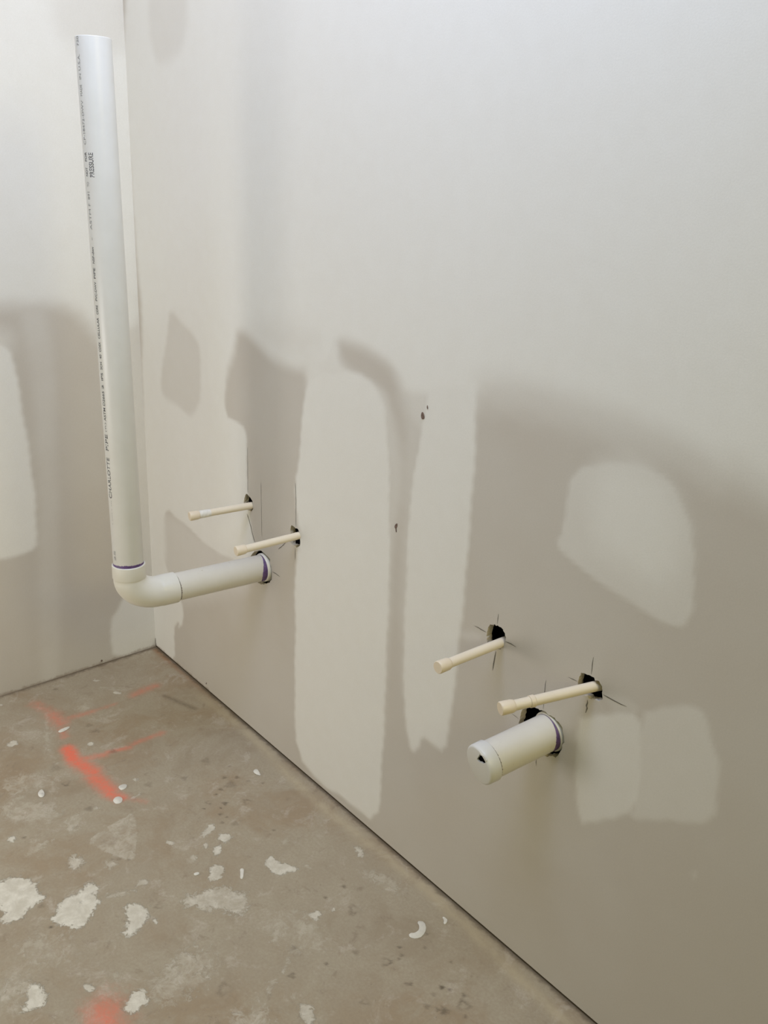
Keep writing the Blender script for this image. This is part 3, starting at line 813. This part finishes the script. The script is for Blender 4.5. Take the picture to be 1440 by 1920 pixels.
def build_wall_left():
    ss = lines((0.0, 0.95, 0.006), 0.0, 3.0, 0.1)
    zs = lines((0.0, 1.9, 0.006), 0.0, 2.44, 0.1)
    d = (math.sin(LEFT_SKEW), -math.cos(LEFT_SKEW))
    S_, Z_ = np.meshgrid(ss, zs)
    s, z = S_.ravel(), Z_.ravel()
    V = np.stack([s * d[0], s * d[1], z], 1)
    nx = len(ss)
    Fc = [(j * nx + i, j * nx + i + 1, (j + 1) * nx + i + 1, (j + 1) * nx + i) for j in range(len(zs) - 1) for i in range(nx - 1)]
    me = mesh_from('wall_left', V, Fc)
    set_attr(me, 'mud', mud_field(MUD_L, s, z))
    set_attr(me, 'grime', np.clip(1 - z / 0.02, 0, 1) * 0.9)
    o = obj('wall_left', me, [M_WALL], None, 'structure')
    for (c, a, b, tilt) in POPL:
        ell(c, a, b, tilt, 'screw_dimple', o, left=True)
    return o


def ell(c, a, b, tilt, name, parent, left=False):
    """small torn dimple in the paper: a shallow bowl with a raised lip"""
    V, Fc = [], []
    n = 14
    for k, (rr, dep) in enumerate(((1.0, -0.0004), (0.75, -0.0011), (0.35, -0.0006))):
        for i in range(n):
            t = 2 * math.pi * i / n
            x, z = math.cos(t) * a * rr, math.sin(t) * b * rr * (1.0 + 0.25 * math.sin(t))
            x, z = x * math.cos(tilt) - z * math.sin(tilt), x * math.sin(tilt) + z * math.cos(tilt)
            if left:
                s = c[0] + x
                V.append((s * math.sin(LEFT_SKEW) - dep, -s * math.cos(LEFT_SKEW), c[1] + z))
            else:
                V.append((c[0] + x, dep, c[1] + z))
    for k in range(2):
        for i in range(n):
            j = (i + 1) % n
            Fc.append((k * n + i, k * n + j, (k + 1) * n + j, (k + 1) * n + i))
    Fc.append(tuple(range(2 * n, 3 * n)))
    return obj(name, mesh_from(name, V, Fc, True), M_POP, parent)


wall_left = build_wall_left()
for (c, a, b, tilt) in POPS:
    ell(c, a, b, tilt, 'screw_dimple', wall_right)

# knife and pencil layout lines scored into the paper around each hole
groups = {}
for k, w, pts in CUTS:
    groups.setdefault(k, []).append((w, pts))
for k, items in groups.items():
    V, Fc = [], []
    for w, pts in items:
        P = []
        for a, b in zip(pts[:-1], pts[1:]):
            a, b = np.array(a), np.array(b)
            n = max(1, int(np.hypot(*(b - a)) / 0.006))
            for j in range(n):
                P.append(a + (b - a) * j / n)
        P.append(np.array(pts[-1]))
        N = len(P)
        for i, q in enumerate(P):
            tdir = P[min(i + 1, N - 1)] - P[max(i - 1, 0)]
            tdir = tdir / (np.hypot(*tdir) + 1e-9)
            nrm = np.array([-tdir[1], tdir[0]])
            ww = w * (0.25 if i in (0, N - 1) else 0.8 + 0.35 * random.random()) * 0.5
            q = q + nrm * random.gauss(0, 0.00018)
            base = len(V)
            V += [(q[0] + nrm[0] * ww, -0.0003, q[1] + nrm[1] * ww), (q[0] - nrm[0] * ww, -0.0003, q[1] - nrm[1] * ww)]
            if i:
                Fc.append((base - 2, base - 1, base + 1, base))
    obj('layout_line', mesh_from('layout_line', V, Fc), M_CUT, wall_right, label='dark scored layout lines around a pipe hole')

# stud bay behind the board
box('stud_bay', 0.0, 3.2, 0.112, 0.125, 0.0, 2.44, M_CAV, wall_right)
box('bottom_plate', 0.0, 3.2, THICK + .0005, 0.102, 0.0, 0.038, M_WOOD, wall_right)
for x in (0.742, 2.05):
    box('stud', x, x + 0.038, THICK + .0005, 0.102, 0.0385, 2.44, M_WOOD, wall_right)
box('stud', 0.0, 0.038, THICK + .0005, 0.102, 0.0385, 2.44, M_WOOD, wall_right)

# ------------------------------------------------------------------ floor


def build_floor():
    xs = lines((0.0, 1.78, 0.0032), -0.15, 3.2, 0.12)
    ys = lines((-1.0, 0.03, 0.0032), -3.0, 0.12, 0.12)
    X, Y = np.meshgrid(xs, ys)
    x, y = X.ravel(), Y.ravel()
    z = 0.0006 * np.sin(x * 9 + 1) * np.sin(y * 11)
    nx = len(xs)
    V = np.stack([x, y, z - 0.0006], 1)
    I = np.arange(len(x)).reshape(len(ys), nx)
    Fc = np.stack([I[:-1, :-1], I[:-1, 1:], I[1:, 1:], I[1:, :-1]], -1).reshape(-1, 4).tolist()
    me = mesh_from('floor', V, Fc, True)
    spl, st = np.zeros(len(x)), np.zeros(len(x))
    for s0, soft, poly in SPLAT:
        poly = smooth_poly(poly, 1)
        s = bbox_sel(poly, x, y, 0.02)
        if not len(s):
            continue
        sd = poly_sd(poly, x[s], y[s])
        w = np.clip(0.5 + sd / (4.4 * soft), -0.3, 1.3)
        up = w > spl[s]
        spl[s] = np.where(up, w, spl[s])
        st[s] = np.where(up & (w > 0), s0, st[s])
    set_attr(me, 'splat', spl)
    set_attr(me, 'splat_strength', st)
    dk = np.zeros(len(x))
    for s0, r, cx, cy, ring in DARK:
        r = r * 1.2
        s = np.where((abs(x - cx) < r * 3) & (abs(y - cy) < r * 3))[0]
        ang = np.arctan2(y[s] - cy, x[s] - cx)
        d = np.hypot(x[s] - cx, y[s] - cy) * (1 + 0.22 * np.sin(ang * 3 + cx * 50) + 0.1 * np.sin(ang * 7 + cy * 90))
        if ring:
            w = np.exp(-((d - r * .85) / (r * 0.28)) ** 2) * (0.65 + 0.35 * np.sin(ang + cx * 30))
        else:
            w = np.clip(1.25 - d / r, 0, 1)
            w = np.minimum(w * 1.7, 1)
        dk[s] = np.maximum(dk[s], w * s0)
    # blue grey scuff near the corner
    d = seg_dist(x, y, *SCUFF[0], *SCUFF[1])
    dk = np.maximum(dk, 0.38 * np.exp(-(d / 0.008) ** 2))
    set_attr(me, 'spot', np.minimum(dk * 1.15, 0.95))
    og = np.zeros(len(x))
    for s0, r, a, b in ORANGE:
        d = seg_dist(x, y, a[0], a[1], b[0], b[1])
        og = np.maximum(og, s0 * np.exp(-(d / (r * 1.6)) ** 1.8))
    set_attr(me, 'orange', og)
    # dirt swept against the walls, plus a soft shadow band painted by the right
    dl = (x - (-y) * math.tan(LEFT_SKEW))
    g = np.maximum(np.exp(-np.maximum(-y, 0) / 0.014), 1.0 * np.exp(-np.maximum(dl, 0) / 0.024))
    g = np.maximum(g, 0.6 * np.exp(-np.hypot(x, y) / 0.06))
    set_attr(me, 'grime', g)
    # smeared tan ridge of old adhesive that follows the right wall, rusty near the corner
    w = np.exp(-((-y - 0.026 - 0.008 * np.sin(x * 9)) / 0.013) ** 2) * np.clip((x - 0.2) / 0.3, 0, 1)
    set_attr(me, 'ridge', w)
    set_attr(me, 'rust', np.exp(-((-y - 0.009) / 0.008) ** 2) * np.clip(1.25 - x / 0.33, 0, 1) * (x > 0.01))
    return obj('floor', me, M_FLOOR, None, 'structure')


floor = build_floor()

# ------------------------------------------------------------------ left drain: stub-out, elbow and tall riser
R2 = 0.03015


def open_pipe(name, A, B, r, mt, parent, wall=0.0039, seg=64, label=None):
    L = (Vector(B) - Vector(A)).length
    bm = bmesh.new()
    prof = [(0, r - .0004), (0.0006, r), (L - 0.0008, r), (L, r - .0008), (L, r - wall), (L - 0.25 if L > .3 else L * .3, r - wall), (0, r - wall)]
    sweep(bm, lathe_line(A, B, prof), seg)
    return obj(name, finish(bm, name), mt, parent, label=label)


def primer_or_shade_band(name, C0, T, r, parent, up_dir, width, wmin, seg=96, peak=0.0, power=1.0, mt=None, label='purple primer'):
    """ragged band round a pipe for purple primer and painted joint shade; widest towards up_dir"""
    T = Vector(T).normalized()
    U = Vector(up_dir)
    U = (U - T * U.dot(T)).normalized()
    S2 = T.cross(U)
    V, Fc = [], []
    for i in range(seg):
        a = 2 * math.pi * i / seg
        q = max(0.0, 0.5 + 0.5 * math.cos(a - peak)) ** power
        w = wmin + (width - wmin) * q + random.gauss(0, 0.0004) * q
        w = max(w, 0.0002)
        for e, d in ((0.0, r + 0.00035), (w * 0.9, r + 0.0003), (w, r + 0.00005)):
            V.append(Vector(C0) + T * e + (U * math.cos(a) + S2 * math.sin(a)) * d)
    for i in range(seg):
        j = (i + 1) % seg
        for k in range(2):
            Fc.append((i * 3 + k, j * 3 + k, j * 3 + k + 1, i * 3 + k + 1))
    return obj(name, mesh_from(name, V, Fc, True), mt or M_PURP, parent, label=label)


W0 = Vector((0.5930, 0.0, 0.4520))       # where the left stub-out leaves the wall
EL = Vector((0.5750, -0.3080, 0.4505))   # corner of the elbow's centre lines
TOP = Vector((0.5767, -0.3164, 1.4882))
hor = (EL - W0).normalized()
ver = (TOP - EL).normalized()
HUB = 0.0333

drain = thing('drain_pipe', 'white plastic drain pipe with elbow and tall open riser standing in the corner', 'drain pipe', (W0.x, 0.0, W0.z))

bm = bmesh.new()
A = W0 - hor * 0.075
sweep(bm, lathe_line(A, EL, [(0, .0326), (0.0760, .0326), (0.0778, .0322), (0.0786, .0315), (0.0788, R2 + .0002), (0.06, R2 + .0002), (0.0, R2)]), 64)
obj('coupling', finish(bm, 'coupling'), M_FIT, drain)
open_pipe('stub_pipe', W0 - hor * 0.03, EL - hor * 0.075, R2, M_PIPE_D, drain, label='dusty horizontal pipe smeared with joint compound')
# elbow: two hubs joined by a quarter bend
BR, BH = 0.046, 0.062
a0 = EL - hor * BH
b0 = EL + ver * BR
path = bezier([a0, a0 + hor * BH * 0.56, b0 - ver * BR * 0.56, b0], 16)
rings = []
h0, h1 = 0.036, 0.030
for d, r in ((h0, R2 + .0003), (h0, HUB - .0013), (h0 - .0012, HUB), (0.004, HUB), (0.001, HUB - .0005), (-0.0008, R2 + .0024)):
    rings.append((a0 - hor * d, hor, r))
for i in range(1, len(path) - 1):
    t = (path[i + 1] - path[i - 1]).normalized()
    rings.append((path[i], t, R2 + .0024 + 0.0008 * math.sin(math.pi * i / 16)))
for d, r in ((-0.0008, R2 + .0022), (0.0, HUB - .0006), (0.002, HUB + .0004), (h1 - .0012, HUB), (h1, HUB - .0013), (h1, R2 + .0003)):
    rings.append((b0 + ver * d, ver, r))
bm = bmesh.new()
sweep(bm, rings, 64)
obj('elbow', finish(bm, 'elbow'), M_FIT, drain)
riser = open_pipe('riser_pipe', b0 + ver * 0.004, TOP, R2, M_PIPE, drain, seg=96)
cd = Vector((CAM_LOC[0] - TOP.x, CAM_LOC[1] - TOP.y, 0)).normalized()
primer_or_shade_band('primer_stain', b0 + ver * (h1 + .0001), ver, R2, drain, cd, 0.0058, 0.0008, peak=0.0, power=1.4)
primer_or_shade_band('joint_shade_band', a0 - hor * (h0 - .0001), -hor, R2, drain, Vector((.95, 0, -.3)), 0.0030, 0.0003, power=1.6, mt=M_SEAM, label='dark painted shade line at the joint')
primer_or_shade_band('primer_stain', W0 + hor * 0.0038, hor, R2, drain, Vector((0.95, 0, -0.25)), 0.0125, 0.0002, power=2.6)


def printed(parent, rows, name_label):
    """ink lettering that follows the curve of the riser, reading upwards"""
    V, Fc, MI = [], [], []
    lft = Vector((-cd.y, cd.x, 0)) * -1.0
    if lft.dot(Vector((-0.387, -0.922, 0))) < 0:
        lft = -lft
    for txt, z0, z1, h, phi, faint in rows:
        cu = bpy.data.curves.new('ink', 'FONT')
        cu.body = txt
        cu.size = 1.0
        cu.offset = 0.012 if not faint else 0.0
        to = bpy.data.objects.new('ink', cu)
        COL.objects.link(to)
        bpy.context.view_layer.update()
        me = bpy.data.meshes.new_from_object(to)
        bm = bmesh.new()
        bm.from_mesh(me)
        bmesh.ops.triangulate(bm, faces=bm.faces)
        xs = [v.co.x for v in bm.verts]
        ys = [v.co.y for v in bm.verts]
        x0, x1 = min(xs), max(xs)
        capH = 0.70
        base = len(V)
        for v in bm.verts:
            z = z0 + (v.co.x - x0) / (x1 - x0) * (z1 - z0)
            arc = (v.co.y - capH / 2) / capH * h
            ang = math.radians(phi) + arc / R2
            n = cd * math.cos(ang) + lft * math.sin(ang)
            f = (z - EL.z) / (TOP.z - EL.z)
            ax = EL.lerp(TOP, f)
            V.append((ax.x + n.x * (R2 + .00022), ax.y + n.y * (R2 + .00022), z))
        for fc in bm.faces:
            Fc.append(tuple(base + v.index for v in fc.verts))
            MI.append(1 if faint else 0)
        bm.free()
        bpy.data.objects.remove(to)
        bpy.data.curves.remove(cu)
        bpy.data.meshes.remove(me)
    me = mesh_from('printed_lettering', V, Fc, False, MI)
    o = bpy.data.objects.new('printed_lettering', me)
    me.materials.append(M_INK)
    me.materials.append(M_INK2)
    COL.objects.link(o)
    o.parent = parent
    o.matrix_parent_inverse = parent.matrix_basis.inverted()
    o['label'] = name_label
    return o


# ------------------------------------------------------------------ right drain: capped stub-out
drain2 = thing('drain_pipe', 'short white plastic drain stub closed by a cap with a dark hole', 'drain pipe', (1.4405, 0.0, 0.457))
W1 = Vector((1.4340, 0.0, 0.4570))
E1 = Vector((1.4140, -0.1270, 0.4380))
ax = (E1 - W1).normalized()
LL = (E1 - W1).length
R1 = 0.0297
bm = bmesh.new()
sweep(bm, lathe_line(W1 - ax * 0.07, E1, [(0, .0330), (0.0620, .0330), (0.0636, .0326), (0.0642, .0318), (0.0642, R1 + .0003), (0.0, R1)]), 64)
obj('coupling', finish(bm, 'coupling'), M_FIT, drain2)
bm = bmesh.new()
sweep(bm, lathe_line(W1 - ax * 0.03, E1, [(0, R1), (LL + .03 - .004, R1), (LL + .03 - .004, R1 - .004), (0, R1 - .004)]), 64)
obj('stub_pipe', finish(bm, 'stub_pipe'), M_PIPE_D, drain2)
RC = 0.0322
bm = bmesh.new()
T = -ax   # from cap face back along the pipe
f0, _ = sweep(bm, lathe_line(E1, W1, [(0.0, RC - .0042), (0.0006, RC - .0022), (0.0022, RC - .0006), (0.0050, RC), (0.0205, RC + .0003), (0.0215, RC - .0003), (0.0215, R1 + .0001), (0.01, R1 + .0001)]), 64)
# flat face with a ragged hole punched through it
cen = E1.copy()
up = Vector((0, 0, 1))
up = (up - ax * up.dot(ax)).normalized()
sd = ax.cross(up)
hole = [(.0062, .0250), (.0097, .0246), (.0134, .0263), (.0161, .0285), (.0200, .0262), (.0226, .0235), (.0208, .0180), (.0132, .0118), (.0085, .0116), (.0035, .0087), (-.0013, .0094), (-.0024, .0108), (.0019, .0172)]
rt = up.cross(ax)
if rt.x < 0:
    rt = -rt
hv = [bm.verts.new(cen + rt * a + up * b) for a, b in hole]
hb = [bm.verts.new(cen + rt * (.0095 + (a - .0095) * .94) + up * (.017 + (b - .017) * .94) - ax * 0.0024) for a, b in hole]
for i in range(len(hv)):
    j = (i + 1) % len(hv)
    bm.faces.new((hv[i], hv[j], hb[j], hb[i]))
ed = [bm.edges.get((hv[i], hv[(i + 1) % len(hv)])) for i in range(len(hv))] + [bm.edges.get((f0[i], f0[(i + 1) % len(f0)])) for i in range(len(f0))]
bmesh.ops.triangle_fill(bm, use_beauty=True, edges=ed)
cap = obj('end_cap', finish(bm, 'end_cap', 50), M_CAP, drain2, label='white cap with a ragged hole punched in its face')
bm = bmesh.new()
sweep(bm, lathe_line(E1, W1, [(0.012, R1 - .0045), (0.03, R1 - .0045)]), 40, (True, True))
obj('bore_shade_plug', finish(bm, 'bore_shade_plug'), M_DARK, cap)  # solid black plug behind the cap hole, painted as shade
primer_or_shade_band('joint_shade_band', E1 - ax * 0.0216, -ax, R1, drain2, Vector((.95, 0, 0.1)), 0.0022, 0.0003, power=1.5, mt=M_SEAM, label='dark painted shade line at the joint')
primer_or_shade_band('primer_stain', W1 - ax * 0.0057, ax, R1, drain2, Vector((0.9, 0, -0.42)), 0.0100, 0.0006, power=3.2)

# ------------------------------------------------------------------ water supply stubs


def supply(label, tip, wall, into, shift, collar=None, cap_len=0.019, smear=None):
    tip, wall = Vector(tip), Vector(wall)
    t = thing('supply_tube', label, 'water pipe', (wall.x, 0.0, wall.z), None)
    d = (wall - tip).normalized()
    r = 0.00795
    inner = Vector(into)
    P = [tip + d * 0.003]
    n = 10
    for i in range(1, n + 1):
        P.append(tip.lerp(wall, i / n))
    q = bezier([wall, wall + d * 0.022, inner + Vector((0, 0, .03)), inner - Vector((0, 0, .02))], 12)[1:]
    P += q
    P.append(q[-1] - Vector((0, 0, 0.25)))
    rings = []
    for i, v in enumerate(P):
        tg = (P[min(i + 1, len(P) - 1)] - P[max(i - 1, 0)]).normalized()
        rings.append((v, tg, r))
    bm = bmesh.new()
    sweep(bm, rings, 28, (True, True))
    tube = obj('tube', finish(bm, 'tube'), M_CPVC, t)
    rc = 0.0104
    bm = bmesh.new()
    sweep(bm, lathe_line(tip, wall, [(0.0, rc - .0012), (0.0008, rc - .0003), (0.002, rc), (cap_len - .004, rc - .0004), (cap_len, rc - .0016), (cap_len + .0006, r + .0001)]), 32, (True, False))
    obj('end_cap', finish(bm, 'end_cap', 40), M_CPVC2, t)
    if collar:
        bm = bmesh.new()
        a, b = collar
        sweep(bm, lathe_line(tip, wall, [(a, r + .0001), (a + .0004, r + .0011), (b - .0015, r + .0013), (b, r + .0001)]), 32)
        obj('collar', finish(bm, 'collar', 40), M_CPVC2, t)
    if smear:
        a, b = smear
        bm = bmesh.new()
        sweep(bm, lathe_line(tip, wall, [(a, r + .0001), (a + .001, r + .0007), ((a + b) / 2, r + .0009), (b, r + .0001)]), 32)
        obj('cement_smear', finish(bm, 'cement_smear', 60), M_GLUE, t, label='whitish smear of dried cement')
    return t


supply('cream plastic water tube nearest the corner, with a whitish smear behind its cap', (0.5200, -0.1410, 0.5800), (0.5440, 0.0, 0.5860), (0.5480, 0.05, 0.55), 0, None, 0.022, (0.023, 0.048))
supply('thin cream plastic water tube just above the left drain pipe', (0.7255, -0.1450, 0.5660), (0.7360, 0.0, 0.5735), (0.7240, 0.06, 0.54), 0, None, 0.022, None)
supply('cream plastic water tube standing clear to the upper left of the capped drain stub', (1.3270, -0.1410, 0.5705), (1.3240, 0.0, 0.5700), (1.3240, 0.05, 0.54), 0, None, 0.024, None)
supply('cream plastic water tube with a ring collar, slanting just above the capped drain stub', (1.4610, -0.1425, 0.5652), (1.5110, 0.0, 0.5765), (1.5230, 0.055, 0.545), 0, (0.047, 0.0555), 0.022, None)

# ------------------------------------------------------------------ loose flakes of dried compound on the slab
FL_LABEL = {
    'crescent': 'white crescent-shaped flake of dried plaster on the bare floor towards the right wall',
    'small near wall': 'small white plaster chip between the crescent flake and the right wall',
    'triangle': 'small white triangular plaster flake beside the dark spots on the floor',
    'sliver': 'pale pointed sliver of plaster lying across the upper orange paint mark',
    'upper pair': 'white plaster crumb just above the tail end of the orange paint mark',
    'lower pair': 'rounded white plaster flake lying on the tail end of the orange paint mark',
    'left chip': 'small white plaster chip left of the lower end of the orange paint mark',
    'tiny bar': 'tiny bright bar-shaped plaster crumb left of the rounded pale splat',
    'stick': 'short upright stick-shaped plaster crumb right of the rounded pale splat',
}
for kind, poly in FLAKES:
    c = np.array(poly).mean(0)
    bm = bmesh.new()
    poly = smooth_poly(poly, 1)
    h = 0.0014
    low = [bm.verts.new((x - c[0], y - c[1], 0.0)) for x, y in poly]
    top = [bm.verts.new(((x - c[0]) * .9, (y - c[1]) * .9, h * (0.7 + .4 * random.random()))) for x, y in poly]
    n = len(poly)
    for i in range(n):
        j = (i + 1) % n
        bm.faces.new((low[i], low[j], top[j], top[i]))
    ft = bm.faces.new(top)
    fb = bm.faces.new(list(reversed(low)))
    bmesh.ops.triangulate(bm, faces=[ft, fb])
    o = obj('plaster_flake', finish(bm, 'plaster_flake', 60), M_FLAKE)
    o.location = (c[0], c[1], 0.0)
    o['label'] = FL_LABEL[kind]
    o['category'] = 'plaster flake'
    o['group'] = 'loose plaster flakes on the floor'

printed(riser, [q for q in PRINT if q[0] == '2S'], 'faint mark printed just above the elbow')
printed(riser, [q for q in PRINT if q[0] not in ('PRESSURE', '2S')], 'grey printed lettering running up the pipe')
printed(riser, [q for q in PRINT if q[0] == 'PRESSURE'], 'bold printed word PRESSURE')
